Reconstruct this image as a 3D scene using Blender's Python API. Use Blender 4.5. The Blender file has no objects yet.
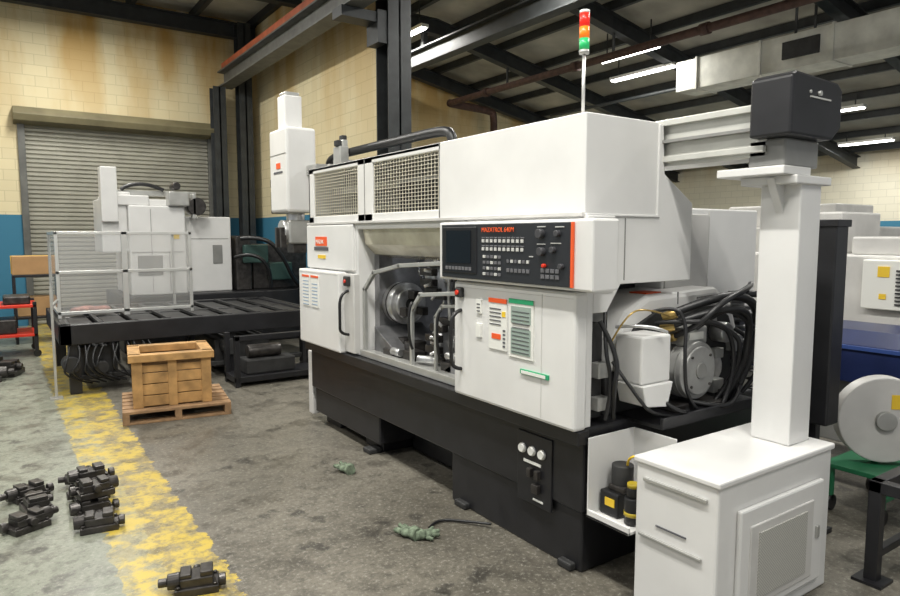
import bpy, bmesh, math, random
from mathutils import Vector, Matrix
random.seed(7)
S=bpy.context.scene
COL=S.collection
# ------------------------------------------------------------------ materials
def nmat(name):
    m=bpy.data.materials.new(name); m.use_nodes=True
    nt=m.node_tree; b=nt.nodes['Principled BSDF']
    return m,nt,b
def mat(name,col,rough=0.5,metal=0.0,var=0.0,scale=6.0,bump=0.0,emit=0):
    m,nt,b=nmat(name)
    b.inputs['Base Color'].default_value=(*col,1)
    b.inputs['Roughness'].default_value=rough
    b.inputs['Metallic'].default_value=metal
    if emit:
        b.inputs['Emission Color'].default_value=(*col,1)
        b.inputs['Emission Strength'].default_value=emit
    if var>0 or bump>0:
        tc=nt.nodes.new('ShaderNodeTexCoord')
        no=nt.nodes.new('ShaderNodeTexNoise'); no.inputs['Scale'].default_value=scale; no.inputs['Detail'].default_value=6
        nt.links.new(tc.outputs['Object'],no.inputs['Vector'])
        if var>0:
            r=nt.nodes.new('ShaderNodeValToRGB')
            r.color_ramp.elements[0].position=.3; r.color_ramp.elements[1].position=.7
            r.color_ramp.elements[0].color=(*[max(0,c*(1-var)) for c in col],1)
            r.color_ramp.elements[1].color=(*[min(1,c*(1+var*.6)) for c in col],1)
            nt.links.new(no.outputs['Fac'],r.inputs['Fac']); nt.links.new(r.outputs['Color'],b.inputs['Base Color'])
        if bump>0:
            bp=nt.nodes.new('ShaderNodeBump'); bp.inputs['Strength'].default_value=bump
            nt.links.new(no.outputs['Fac'],bp.inputs['Height']); nt.links.new(bp.outputs['Normal'],b.inputs['Normal'])
    return m
WHITE=mat('white_enamel',(.68,.675,.66),.32,0,.06,3)
WHITE2=mat('aged_white_enamel',(.54,.53,.51),.45,0,.12,4)
CREAM=mat('reflective_cream_sheet',(.66,.62,.50),.16,.4,.25,5)
BLACK=mat('black_paint',(.012,.012,.014),.4,0,.3,8)
DARK=mat('dark_interior',(.03,.03,.03),.6,.2,.4,9)
RUBBER=mat('black_rubber',(.010,.010,.011),.42)
GREY=mat('grey_paint',(.22,.22,.21),.4,0,.15,6)
LGREY=mat('light_grey_metal',(.42,.42,.4),.35,.4,.12,9)
BEAMW=mat('gantry_beam_paint',(.55,.55,.51),.35,.2,.1,7)
STEEL=mat('machined_steel',(.60,.60,.60),.3,.8,.3,14)
DSTEEL=mat('oily_steel',(.06,.055,.052),.36,.6,.5,16)
ALU=mat('aluminium_frame',(.6,.6,.58),.35,.6)
PANEL=mat('panel_charcoal',(.02,.022,.026),.35)
SCREEN=mat('screen_glass',(.012,.013,.015),.08)
KEY=mat('key_white',(.5,.5,.48),.5)
KEYG=mat('key_grey',(.12,.12,.13),.5)
RED=mat('red_paint',(.6,.03,.01),.4)
ORED=mat('orange_red_trim',(.78,.10,.02),.4)
ORANGE=mat('orange_beam_paint',(.42,.10,.04),.6,0,.3,5)
GREEN=mat('green_label',(.02,.32,.14),.5)
PAPER=mat('label_white',(.72,.72,.68),.6)
INK=mat('label_ink',(.08,.08,.09),.6)
YELLOW=mat('yellow_label',(.75,.5,.03),.5)
BLUE=mat('blue_label',(.22,.32,.46),.5)
NAVY=mat('navy_paint',(.010,.018,.07),.35,0,.2,4)
COLM=mat('steel_column_paint',(.024,.027,.028),.55,0,.4,5)
BEAMG=mat('grey_beam_paint',(.10,.10,.09),.55,0,.3,5)
RUST=mat('rusty_pipe',(.08,.042,.033),.7,.1,.4,9)
DUCT=mat('galvanised_duct',(.62,.62,.56),.6,.1,.2,4)
DECK=mat('roof_deck',(.40,.385,.335),.8,0,.35,1.2)
WOOD=mat('crate_wood',(.44,.25,.09),.7,0,.45,7,.2)
PALLET=mat('pallet_wood',(.30,.18,.09),.8,0,.4,9,.2)
CARD=mat('cardboard',(.42,.25,.11),.8,0,.15,5)
GLOVE=mat('work_glove_cloth',(.15,.19,.13),.95,0,.5,25,.5)
GCART=mat('green_cart_paint',(.02,.16,.07),.45)
AMBER=mat('amber_lens',(.8,.18,.01),.3,0,emit=.4)
REDL=mat('red_lens',(.75,.02,.01),.3,0,emit=.5)
GREENL=mat('green_lens',(.02,.4,.12),.3,0,emit=.3)
TUBE=mat('fluorescent_tube',(1,.99,.97),.4,0,emit=9)
BRASS=mat('yellow_bottle',(.45,.33,.02),.4)
BRASSL=mat('brass_line',(.5,.35,.12),.3,.8)
MOTG=mat('motor_grey',(.33,.33,.32),.42,.3,.2,9)
INT=mat('stainless_interior',(.30,.30,.31),.3,.7,.5,5)
def glass():
    m,nt,b=nmat('clear_guard_sheet')
    tr=nt.nodes.new('ShaderNodeBsdfTransparent'); gl=nt.nodes.new('ShaderNodeBsdfGlossy'); gl.inputs['Roughness'].default_value=.15
    df=nt.nodes.new('ShaderNodeBsdfDiffuse'); df.inputs['Color'].default_value=(.6,.6,.58,1)
    m1=nt.nodes.new('ShaderNodeMixShader'); m1.inputs[0].default_value=.5
    m2=nt.nodes.new('ShaderNodeMixShader'); m2.inputs[0].default_value=.26
    nt.links.new(gl.outputs[0],m1.inputs[1]); nt.links.new(df.outputs[0],m1.inputs[2])
    nt.links.new(tr.outputs[0],m2.inputs[1]); nt.links.new(m1.outputs[0],m2.inputs[2])
    nt.links.new(m2.outputs[0],nt.nodes['Material Output'].inputs[0]); return m
GLASS=glass()
# ------------------------------------------------------------------ geometry helpers
def new_obj(name,me,parent,m,bevel=0,smooth=False):
    o=bpy.data.objects.new(name,me); COL.objects.link(o)
    if m: me.materials.append(m)
    if parent: o.parent=parent
    if bevel:
        b=o.modifiers.new('bevel','BEVEL'); b.width=bevel; b.segments=2; b.limit_method='ANGLE'; b.angle_limit=math.radians(40)
    if smooth:
        for p in me.polygons: p.use_smooth = len(p.vertices)==4
    return o
def empty(name):
    e=bpy.data.objects.new(name,None); e.empty_display_size=.2; COL.objects.link(e); return e
def _box(bm,b,rot=None):
    x0,x1,y0,y1,z0,z1=b
    M=Matrix.Translation(((x0+x1)/2,(y0+y1)/2,(z0+z1)/2))
    if rot: M=M@rot
    M=M@Matrix.Diagonal((abs(x1-x0),abs(y1-y0),abs(z1-z0),1))
    bmesh.ops.create_cube(bm,size=1,matrix=M)
def boxes(name,parent,bl,m,bevel=0):
    bm=bmesh.new()
    for b in bl: _box(bm,b)
    me=bpy.data.meshes.new(name); bm.to_mesh(me); bm.free()
    return new_obj(name,me,parent,m,bevel)
def box(name,parent,x0,x1,y0,y1,z0,z1,m,bevel=0.006):
    return boxes(name,parent,[(x0,x1,y0,y1,z0,z1)],m,bevel)
def _cyl(bm,p0,p1,r,r2=None,seg=24):
    p0=Vector(p0);p1=Vector(p1);d=p1-p0
    M=Matrix.Translation((p0+p1)/2)@d.to_track_quat('Z','Y').to_matrix().to_4x4()
    bmesh.ops.create_cone(bm,cap_ends=True,segments=seg,radius1=r,radius2=r if r2 is None else r2,depth=d.length,matrix=M)
def cyls(name,parent,cl,m,bevel=0,seg=24):
    bm=bmesh.new()
    for c in cl: _cyl(bm,*c[:3],c[3] if len(c)>3 else None,seg)
    me=bpy.data.meshes.new(name); bm.to_mesh(me); bm.free()
    return new_obj(name,me,parent,m,bevel,True)
def bars(name,parent,segs,w,m,bevel=0):
    bm=bmesh.new()
    for p0,p1 in segs:
        p0=Vector(p0);p1=Vector(p1);d=p1-p0
        M=Matrix.Translation((p0+p1)/2)@d.to_track_quat('Z','Y').to_matrix().to_4x4()@Matrix.Diagonal((w,w,d.length+w,1))
        bmesh.ops.create_cube(bm,size=1,matrix=M)
    me=bpy.data.meshes.new(name); bm.to_mesh(me); bm.free()
    return new_obj(name,me,parent,m,bevel)
def prism(name,parent,axis,a0,a1,poly,m,bevel=0.006):
    bm=bmesh.new(); vs=[]
    for a in (a0,a1):
        ring=[]
        for u,v in poly:
            c=[u,v]; c.insert(axis,a); ring.append(bm.verts.new(c))
        vs.append(ring)
    n=len(poly)
    bm.faces.new(vs[0]); bm.faces.new(vs[1][::-1])
    for i in range(n): bm.faces.new((vs[0][i],vs[1][i],vs[1][(i+1)%n],vs[0][(i+1)%n]))
    bmesh.ops.recalc_face_normals(bm,faces=bm.faces)
    me=bpy.data.meshes.new(name); bm.to_mesh(me); bm.free()
    return new_obj(name,me,parent,m,bevel)
def tube(name,parent,pts,r,m,smooth=True):
    cu=bpy.data.curves.new(name,'CURVE'); cu.dimensions='3D'; cu.bevel_depth=r; cu.bevel_resolution=3; cu.use_fill_caps=True
    sp=cu.splines.new('NURBS' if smooth else 'POLY'); sp.points.add(len(pts)-1)
    for i,p in enumerate(pts): sp.points[i].co=(*p,1)
    if smooth: sp.order_u=3; sp.use_endpoint_u=True; sp.resolution_u=8
    cu.materials.append(m)
    o=bpy.data.objects.new(name,cu); COL.objects.link(o)
    if parent:o.parent=parent
    return o
def text(name,parent,body,size,loc,rot,m):
    cu=bpy.data.curves.new(name,'FONT'); cu.body=body; cu.size=size; cu.extrude=.001; cu.materials.append(m)
    o=bpy.data.objects.new(name,cu); COL.objects.link(o); o.location=loc; o.rotation_euler=rot; o.parent=parent
    return o
RF=(math.radians(90),0,math.radians(-90))
# ------------------------------------------------------------------ room
def brick_wall_mat(name,u,base=(.62,.54,.34),stain=(3.2,6.0)):
    m,nt,b=nmat(name); N=nt.nodes; L=nt.links
    tc=N.new('ShaderNodeTexCoord'); sp=N.new('ShaderNodeSeparateXYZ'); L.new(tc.outputs['Object'],sp.inputs[0])
    cb=N.new('ShaderNodeCombineXYZ'); L.new(sp.outputs[u],cb.inputs['X']); L.new(sp.outputs['Z'],cb.inputs['Y'])
    br=N.new('ShaderNodeTexBrick'); L.new(cb.outputs[0],br.inputs['Vector'])
    br.inputs['Scale'].default_value=1; br.inputs['Brick Width'].default_value=.4; br.inputs['Row Height'].default_value=.2; br.inputs['Mortar Size'].default_value=.007
    br.inputs['Color1'].default_value=(*base,1); br.inputs['Color2'].default_value=(*[c*.93 for c in base],1); br.inputs['Mortar'].default_value=(*[c*.78 for c in base],1)
    no=N.new('ShaderNodeTexNoise'); no.inputs['Scale'].default_value=1; no.inputs['Detail'].default_value=6
    mp=N.new('ShaderNodeMapping'); mp.inputs['Scale'].default_value=(1.3,.3,1); L.new(cb.outputs[0],mp.inputs[0]); L.new(mp.outputs[0],no.inputs['Vector'])
    mr=N.new('ShaderNodeMapRange'); mr.inputs['From Min'].default_value=stain[0]; mr.inputs['From Max'].default_value=stain[1]; L.new(sp.outputs['Z'],mr.inputs[0])
    mu=N.new('ShaderNodeMath'); mu.operation='MULTIPLY'
    r=N.new('ShaderNodeValToRGB'); r.color_ramp.elements[0].position=.40; r.color_ramp.elements[1].position=.6
    L.new(no.outputs['Fac'],r.inputs[0]); L.new(r.outputs[0],mu.inputs[0]); L.new(mr.outputs[0],mu.inputs[1])
    mx=N.new('ShaderNodeMix'); mx.data_type='RGBA'; L.new(mu.outputs[0],mx.inputs[0]); L.new(br.outputs['Color'],mx.inputs[6]); mx.inputs[7].default_value=(.42,.25,.06,1)
    gt=N.new('ShaderNodeMath'); gt.operation='LESS_THAN'; gt.inputs[1].default_value=2.15; L.new(sp.outputs['Z'],gt.inputs[0])
    m2=N.new('ShaderNodeMix'); m2.data_type='RGBA'; L.new(gt.outputs[0],m2.inputs[0]); L.new(mx.outputs[2],m2.inputs[6]); m2.inputs[7].default_value=(.03,.15,.24,1)
    L.new(m2.outputs[2],b.inputs['Base Color']); b.inputs['Roughness'].default_value=.75
    bp=N.new('ShaderNodeBump'); bp.inputs['Strength'].default_value=.3; L.new(br.outputs['Fac'],bp.inputs['Height']); bp.invert=True; L.new(bp.outputs[0],b.inputs['Normal'])
    return m
WX=brick_wall_mat('painted_block_wall_back','X'); WY=brick_wall_mat('painted_block_wall_side','Y',stain=(2.6,6.5))
WYR=brick_wall_mat('painted_block_wall_right','Y',base=(.60,.57,.46))
def floor_mat():
    m,nt,b=nmat('worn_concrete_floor'); N=nt.nodes; L=nt.links
    tc=N.new('ShaderNodeTexCoord'); sp=N.new('ShaderNodeSeparateXYZ'); L.new(tc.outputs['Object'],sp.inputs[0])
    def noise(s,d=8,ro=.6):
        n=N.new('ShaderNodeTexNoise'); n.inputs['Scale'].default_value=s; n.inputs['Detail'].default_value=d; n.inputs['Roughness'].default_value=ro; L.new(tc.outputs['Object'],n.inputs['Vector']); return n
    def ramp(src,p0,p1,c0=(0,0,0,1),c1=(1,1,1,1)):
        r=N.new('ShaderNodeValToRGB'); r.color_ramp.elements[0].position=p0; r.color_ramp.elements[1].position=p1; r.color_ramp.elements[0].color=c0; r.color_ramp.elements[1].color=c1; L.new(src,r.inputs[0]); return r
    def mix(f,a,c):
        x=N.new('ShaderNodeMix'); x.data_type='RGBA'
        for s,i in ((f,0),(a,6),(c,7)):
            if hasattr(s,'is_output') : L.new(s,x.inputs[i])
            else: x.inputs[i].default_value=s
        return x.outputs[2]
    def mth(op,a,c,clamp=False):
        x=N.new('ShaderNodeMath'); x.operation=op; x.use_clamp=clamp
        for s,i in ((a,0),(c,1)):
            if hasattr(s,'is_output'): L.new(s,x.inputs[i])
            else: x.inputs[i].default_value=s
        return x.outputs[0]
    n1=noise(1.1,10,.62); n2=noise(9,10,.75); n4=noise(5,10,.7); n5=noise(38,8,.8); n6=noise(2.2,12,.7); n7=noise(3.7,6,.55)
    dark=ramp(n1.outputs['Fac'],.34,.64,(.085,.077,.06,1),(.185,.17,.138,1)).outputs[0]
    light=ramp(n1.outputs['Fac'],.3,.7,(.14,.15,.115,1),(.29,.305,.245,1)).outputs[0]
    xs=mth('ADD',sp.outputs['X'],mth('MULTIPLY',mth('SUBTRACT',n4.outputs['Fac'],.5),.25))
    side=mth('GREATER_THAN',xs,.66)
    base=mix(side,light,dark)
    stn=ramp(n6.outputs['Fac'],.50,.62).outputs[0]
    base=mix(mth('MULTIPLY',stn,.7),base,(.040,.036,.029,1))
    oil=ramp(n7.outputs['Fac'],.60,.66).outputs[0]
    base=mix(mth('MULTIPLY',oil,.75),base,(.022,.020,.017,1))
    spk=ramp(n2.outputs['Fac'],.40,.50).outputs[0]
    base=mix(mth('MULTIPLY',mth('SUBTRACT',1.0,spk),.55),base,(.055,.05,.04,1))
    fs=ramp(n5.outputs['Fac'],.54,.60).outputs[0]
    base=mix(mth('MULTIPLY',fs,.5),base,(.33,.32,.275,1))
    fd=ramp(n5.outputs['Fac'],.38,.45).outputs[0]
    base=mix(mth('MULTIPLY',mth('SUBTRACT',1.0,fd),.55),base,(.03,.028,.022,1))
    a=mth('GREATER_THAN',xs,.44); c=mth('LESS_THAN',xs,.92)
    band=mth('MULTIPLY',a,c)
    wear=ramp(n4.outputs['Fac'],.46,.56).outputs[0]
    wear=mth('MULTIPLY',mth('SUBTRACT',1.0,mth('MULTIPLY',wear,.75)),mth('ADD',.35,mth('MULTIPLY',spk,.6)))
    base=mix(mth('MULTIPLY',band,wear,True),base,(.48,.35,.045,1))
    L.new(base,b.inputs['Base Color'])
    rr=ramp(n6.outputs['Fac'],.3,.7,(.55,.55,.55,1),(.28,.28,.28,1)); L.new(rr.outputs[0],b.inputs['Roughness'])
    bp=N.new('ShaderNodeBump'); bp.inputs['Strength'].default_value=.15; L.new(n2.outputs['Fac'],bp.inputs['Height']); L.new(bp.outputs[0],b.inputs['Normal'])
    return m
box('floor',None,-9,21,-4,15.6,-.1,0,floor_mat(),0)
boxes('wall_back',None,[(-9,.5,15.2,15.5,0,6.9),(4.05,21,15.2,15.5,0,6.9),(.5,4.05,15.2,15.5,3.95,6.9)],WX)
box('wall_partition',None,5.0,5.25,9.1,15.2,0,6.6,WY,0)
box('wall_right',None,20,20.3,-4,15.2,0,4.6,WYR,0)
d=empty('door_1')
DOORM=mat('rollup_door_slats',(.31,.30,.25),.5,.2,.12,3)
zz=[i*.085 for i in range(46)]
prof=[]
for z in zz: prof+= [(15.27,z),(15.24,z+.02),(15.24,z+.06),(15.27,z+.08)]
prism('door_slats',d,0,.5,4.05,[(15.33,0)]+prof+[(15.33,zz[-1]+.08)],DOORM,0)
boxes('door_guides',d,[(.46,.58,15.12,15.3,0,3.95),(3.97,4.09,15.12,15.3,0,3.95)],BEAMG,.005)
prism('door_hood',d,0,.4,4.15,[(15.19,3.85),(14.9,3.9),(14.85,4.02),(14.95,4.16),(15.19,4.18)],mat('door_hood_paint',(.15,.13,.07),.6,0,.25,3),.01)
def rz(x): return 6.5 if x<8 else 6.5-.2*(x-8)
prism('ceiling',None,1,-4,15.6,[(-9,6.5),(8,6.5),(20.4,rz(20.4)),(20.4,rz(20.4)+.15),(8,6.65),(-9,6.65)],DECK,0)
bm=bmesh.new()
def hb(x0,x1,y,dep,w):
    segs=[(x0,min(x1,8)),(8,x1)] if x1>8 else [(x0,x1)]
    for a,c in segs:
        for (dz0,dz1,ww) in ((0,.02,w),(dep-.02,dep,w),(0,dep,.02)):
            v=[]
            for x in (a,c):
                for yy in (y-ww/2,y+ww/2):
                    for q in (dz0,dz1):
                        v.append(bm.verts.new((x,yy,rz(x)-.16-q)))
            idx=[(0,1,3,2),(4,6,7,5),(0,4,5,1),(2,3,7,6),(0,2,6,4),(1,5,7,3)]
            for f in idx: bm.faces.new([v[i] for i in f])
for y in (-1.5,2.2,5.6,9.0,12.2,14.9): hb(-9,20,y,.32,.2)
for i in range(24):
    x=-8.5+i*1.22
    z=rz(x)
    _box(bm,(x-.03,x+.03,-4,15.2,z-.16,z-.01))
    _box(bm,(x-.03,x+.07,-4,15.2,z-.17,z-.15))
bmesh.ops.recalc_face_normals(bm,faces=bm.faces)
me=bpy.data.meshes.new('ceiling_beams'); bm.to_mesh(me); bm.free(); new_obj('ceiling_beams',me,None,COLM)
def column(x,y,w,dpt,h,m=COLM,name='steel_column'):
    return boxes(name,None,[(x-w/2,x+w/2,y-dpt/2,y-dpt/2+.025,0,h),(x-w/2,x+w/2,y+dpt/2-.025,y+dpt/2,0,h),(x-.015,x+.015,y-dpt/2,y+dpt/2,0,h),(x-w/2-.05,x+w/2+.05,y-dpt/2-.05,y+dpt/2+.05,0,.03)],m)
column(4.1,14.75,.26,.3,4.9)
column(4.66,14.75,.28,.3,6.3)
column(5.0,8.75,.38,.38,6.3)
e=empty('crane_runway_beam')
boxes('beam',e,[(4.15,4.45,-3,14.9,4.93,4.96),(4.15,4.45,-3,14.9,5.24,5.27),(4.285,4.315,-3,14.9,4.95,5.25)],BEAMG,0)
boxes('rail',e,[(4.22,4.40,-3,14.9,5.28,5.33),(4.24,4.30,-3,14.9,5.33,5.45)],ORANGE,0)
boxes('bracket',e,[(4.1,4.80,8.6,8.9,4.78,4.92),(4.65,4.80,8.58,8.92,4.5,4.95)],COLM,0)
e=empty('roof_girder')
boxes('girder',e,[(7.6,7.85,-3.9,15.1,5.36,5.39),(7.6,7.85,-3.9,15.1,5.68,5.71),(7.71,7.74,-3.9,15.1,5.38,5.70)],COLM,0)
boxes('girder_hangers',e,[(7.67,7.78,y-.05,y+.05,5.7,6.03) for y in (-1.5,2.2,5.6,9.0,12.2,14.9)],COLM,0)
e=empty('sprinkler_pipe')
tube('pipe',e,[(10,-4,5.2),(10,14.6,5.2)],.075,RUST,False)
tube('branch',e,[(10,14.55,5.2),(10.0,14.6,5.2),(11.4,14.6,5.15),(11.5,14.6,5.05),(11.5,14.6,4.6)],.1,RUST)
boxes('hangers',e,[(9.98,10.02,y-.02,y+.02,5.25,5.98) for y in (-1.5,2.2,5.6,9.0,12.2)],COLM)
cyls('couplings',e,[((10,y-.08,5.2),(10,y+.08,5.2),.10) for y in (1,4,7,10,13)],RUST)
e=empty('hvac_duct')
box('duct_body',e,11.0,11.6,-3.9,8.3,4.50,5.06,DUCT,.01)
boxes('duct_seams',e,[(10.97,11.63,y-.02,y+.02,4.48,5.08) for y in (-3,-1.8,-.6,.6,1.8,3,4.2,5.4,6.6,7.85)],DUCT,.005)
boxes('duct_register',e,[(10.96,11.0,5.6,6.2,4.66,4.94)],DARK)
boxes('duct_end_cap',e,[(11.03,11.57,8.3,8.32,4.53,5.03)],GREY)
boxes('duct_straps',e,[(x,x+.02,y-.02,y+.02,5.05,rz(11.3)-.15) for y in (0,3,6) for x in (10.99,11.59)],COLM)
e=empty('conduit_pipe')
tube('conduit',e,[(12.6,-4,4.98),(12.6,13.5,4.98)],.04,COLM,False)
tube('conduit_2',e,[(8.6,-4,6.0),(8.6,15,6.0)],.035,COLM,False)
def fixture(x0,y,z,l,power=120):
    e=empty('fluorescent_light_fixture')
    top=rz(x0)-.1
    box('housing',e,x0-.09,x0+.09,y,y+l,z,z+.06,PAPER,.004)
    cyls('tubes',e,[((x0-.045,y+.03,z-.02),(x0-.045,y+l-.03,z-.02),.019),((x0+.045,y+.03,z-.02),(x0+.045,y+l-.03,z-.02),.019)],TUBE,0,12)
    boxes('hangers',e,[(x0-.01,x0+.01,yy,yy+.02,z+.05,top) for yy in (y+.2,y+l-.2)],COLM)
    ld=bpy.data.lights.new('lamp','AREA'); ld.shape='RECTANGLE'; ld.size=.16; ld.size_y=l; ld.energy=power*.8; ld.color=(1,.98,.92)
    lo=bpy.data.objects.new('lamp',ld); COL.objects.link(lo); lo.location=(x0,y+l/2,z-.06); lo.parent=e
for x,y,z,l,p in ((10.6,8.4,5.35,1.5,200),(11.75,8.9,5.25,1.7,200),(15.8,7.0,4.55,1.0,150),(18.3,7.4,4.1,1.3,120),
                  (0.6,1.0,5.9,2.4,370),(1.0,-2.5,5.9,2.4,300),(1.0,6,5.9,2.4,270),(1.2,11,5.9,2.4,330),(-3,3,5.9,2.4,240),(-3,9,5.9,2.4,240),(6.8,1.0,5.9,2.4,260),(7.0,6,5.9,2.4,230),(7.3,11.5,5.9,2.4,230),(14.5,2,4.8,2.4,180),(15,12,4.7,2.4,180)):  # fixtures on this line are added to light the hall, mostly out of view
    fixture(x,y,z,l,p)
# ------------------------------------------------------------------ main machine
L=empty('cnc_turning_center')
boxes('base_casting',L,[(2.40,3.95,2.30,5.80,.33,.78),(2.42,3.9,2.32,3.50,0,.33),(2.42,3.9,4.50,5.76,.1,.33),(2.75,3.9,3.4,4.55,0,.35),(2.5,3.9,4.6,4.9,0,.1),(2.5,3.9,5.4,5.7,0,.1)],BLACK,.012)
boxes('base_ledge',L,[(2.34,2.42,2.28,5.80,.70,.775)],BLACK,.006)
boxes('base_access_panels',L,[(2.39,2.405,2.52,2.80,.26,.66)],BLACK,.004)
boxes('levelling_feet',L,[(2.38,2.5,2.36,2.46,0,.04),(2.38,2.5,3.3,3.42,0,.04),(2.38,2.5,4.6,4.72,0,.04)],DARK,.01)
cyls('gauges',L,[((2.37,y,.565),(2.40,y,.565),.022) for y in (2.59,2.67,2.75)],PAPER)
cyls('gauge_bezels',L,[((2.38,y,.565),(2.398,y,.565),.028) for y in (2.59,2.67,2.75)],STEEL)
boxes('air_regulators',L,[(2.36,2.39,2.6,2.63,.42,.47),(2.36,2.39,2.66,2.69,.42,.47),(2.36,2.39,2.6,2.65,.34,.39)],DSTEEL,.004)
boxes('air_label',L,[(2.385,2.389,2.6,2.74,.49,.505),(2.385,2.389,2.58,2.66,.29,.3)],PAPER)
x0,x1=2.40,2.95
boxes('upper_cover',L,[(x0,x1,2.32,3.62,1.85,2.35),
    (x0,x0+.03,4.54,4.79,1.85,2.35),(x0,x0+.03,5.67,5.78,1.85,2.35),
    (x0,x0+.03,3.6,5.78,2.30,2.35),(x0,x0+.03,3.6,5.78,1.85,1.92),
    (x0,x1,3.6,5.78,2.32,2.35),(x0,x1,5.75,5.78,1.85,2.35)],WHITE,.006)
boxes('upper_cover_lip',L,[(2.375,2.40,2.32,5.78,1.845,1.865)],WHITE2,.003)
boxes('upper_cover_seams',L,[(2.396,2.402,4.665,4.670,1.86,2.34),(2.396,2.402,3.61,3.615,1.86,2.34)],GREY)
boxes('grille_backing',L,[(2.75,2.78,3.6,5.75,1.85,2.32)],GREY)
box('carriage_behind_grille',L,2.55,2.74,3.8,4.4,1.9,2.15,DARK)
boxes('rails_behind_grille',L,[(2.6,2.64,3.6,5.7,2.12,2.18),(2.6,2.64,3.6,5.7,1.96,1.99)],LGREY)
gr=[]
for (a,c) in ((3.64,4.52),(4.81,5.65)):
    n=int((c-a)/.04)
    for i in range(n+1):
        y=a+(c-a)*i/n; gr.append((2.408,2.413,y-.0015,y+.0015,1.92,2.30))
    for i in range(16):
        z=1.92+.38*i/15; gr.append((2.404,2.409,a,c,z-.0016,z+.0016))
boxes('grille_wires',L,gr,mat('grille_wire',(.74,.70,.58),.4,.2))
boxes('front_skin',L,[(2.40,2.6,4.80,5.80,.78,1.85),(2.40,2.46,3.30,4.80,1.80,1.85),(2.40,2.6,2.30,3.33,1.46,1.85),(2.40,2.45,2.30,3.33,.78,1.47)],WHITE,.006)
boxes('left_panel',L,[(2.37,2.41,4.84,5.78,1.46,1.84)],WHITE,.01)
box('front_door_left',L,2.31,2.40,4.98,5.84,.775,1.45,WHITE,.015)
boxes('front_door_left_recess',L,[(2.36,2.42,4.80,4.985,.79,1.44)],WHITE2,.008)
box('front_door_right',L,2.31,2.40,2.28,3.32,.775,1.475,WHITE,.018)
boxes('door_seams',L,[(2.308,2.312,2.52,2.523,.80,1.45),(2.308,2.312,2.3,3.30,1.44,1.443),(2.308,2.312,5.0,5.82,1.425,1.428)],WHITE2)
tube('door_handle',L,[(2.31,3.24,1.30),(2.24,3.24,1.29),(2.235,3.24,1.15),(2.235,3.24,1.05),(2.24,3.24,.95),(2.31,3.24,.94)],.012,RUBBER)
tube('door_handle_2',L,[(2.36,4.90,1.30),(2.28,4.90,1.29),(2.28,4.90,1.05),(2.28,4.90,.95),(2.36,4.90,.94)],.012,RUBBER)
boxes('door_switch',L,[(2.28,2.312,3.21,3.27,1.38,1.44),(2.33,2.37,4.86,4.94,1.34,1.42)],DARK,.008)
cyls('door_switch_button',L,[((2.27,3.24,1.41),(2.285,3.24,1.41),.014),((2.32,4.90,1.38),(2.335,4.90,1.38),.014)],RED)
# work area
boxes('interior_back',L,[(3.3,3.35,3.3,4.8,.78,1.8)],DARK)
boxes('interior_ends',L,[(2.55,3.35,4.72,4.8,.78,1.8),(2.55,3.35,3.31,3.36,.78,1.8)],INT)
boxes('interior_roof',L,[(2.5,3.4,3.3,4.8,1.76,1.80)],DARK)
prism('splash_hood',L,1,3.34,4.78,[(2.43,1.82),(2.46,1.68),(2.54,1.60),(2.66,1.57),(2.66,1.59),(2.5,1.69),(2.47,1.82)],CREAM,.004)
prism('slanted_bed_cover',L,1,3.36,4.72,[(2.85,.8),(3.3,1.30),(3.3,.78)],INT,.004)
boxes('bed_cover_ribs',L,[(2.90,2.93,y,y+.015,.8,.92) for y in (3.6,3.8,4.0,4.2,4.4)]+[(3.26,3.30,y,y+.03,1.3,1.78) for y in (3.7,4.05,4.4)],GREY)
prism('chute_left',L,0,2.5,2.95,[(4.72,.8),(4.72,1.02),(4.35,.84),(4.35,.8)],INT,.004)
prism('chute_right',L,0,2.5,2.95,[(3.36,.8),(3.36,1.0),(3.7,.84),(3.7,.8)],INT,.004)
prism('tray_front',L,1,3.34,4.78,[(2.4,.78),(2.4,.83),(2.44,.83),(2.75,.79),(2.75,.78)],LGREY,.004)
cyls('chuck',L,[((2.74,4.72,1.20),(2.74,4.58,1.20),.17),((2.74,4.58,1.20),(2.74,4.54,1.20),.13),((2.80,3.36,1.18),(2.80,3.5,1.18),.19),((2.80,3.5,1.18),(2.80,3.54,1.18),.15)],STEEL,.01,32)
cyls('chuck_bore',L,[((2.74,4.55,1.20),(2.74,4.53,1.20),.05)],DARK)
cyls('chuck_grooves',L,[((2.74,4.66,1.20),(2.74,4.645,1.20),.173)],DSTEEL,0,32)
jw=[]
for ang in (90,210,330):
    a=math.radians(ang)
    for (X,ya,yb) in ((2.74,4.45,4.55),(2.80,3.53,3.6)):
        cx,cz=X+.09*math.cos(a),1.19+.09*math.sin(a); jw.append((cx-.028,cx+.028,ya,yb,cz-.033,cz+.033))
boxes('chuck_jaws',L,jw,DSTEEL,.004)
TD=[(2.80,4.16,1.44,.13),(2.74,3.98,.97,.14)]
cyls('turret_drum',L,[((X,Y+.07,Z),(X,Y-.07,Z),r) for X,Y,Z,r in TD]+[((X,Y-.07,Z),(X,Y-.12,Z),.06) for X,Y,Z,r in TD],STEEL,.01,12)
cyls('turret_hub',L,[((X,Y-.12,Z),(X,Y-.13,Z),.035) for X,Y,Z,r in TD],DSTEEL)
tb=[];bits=[]
for X,Y,Z,r in TD:
    for i in range(12):
        a=i*math.pi/6+.26
        cx,cz=X+(r+.02)*math.cos(a),Z+(r+.02)*math.sin(a)
        if cz>.83:
            tb.append((cx-.026,cx+.026,Y-.10,Y+.07,cz-.026,cz+.026))
            if cz<1.60: bits.append(((X+r*math.cos(a),Y-.08,Z+r*math.sin(a)),(X+(r+.10)*math.cos(a),Y-.08,Z+(r+.10)*math.sin(a)),.012))
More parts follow.
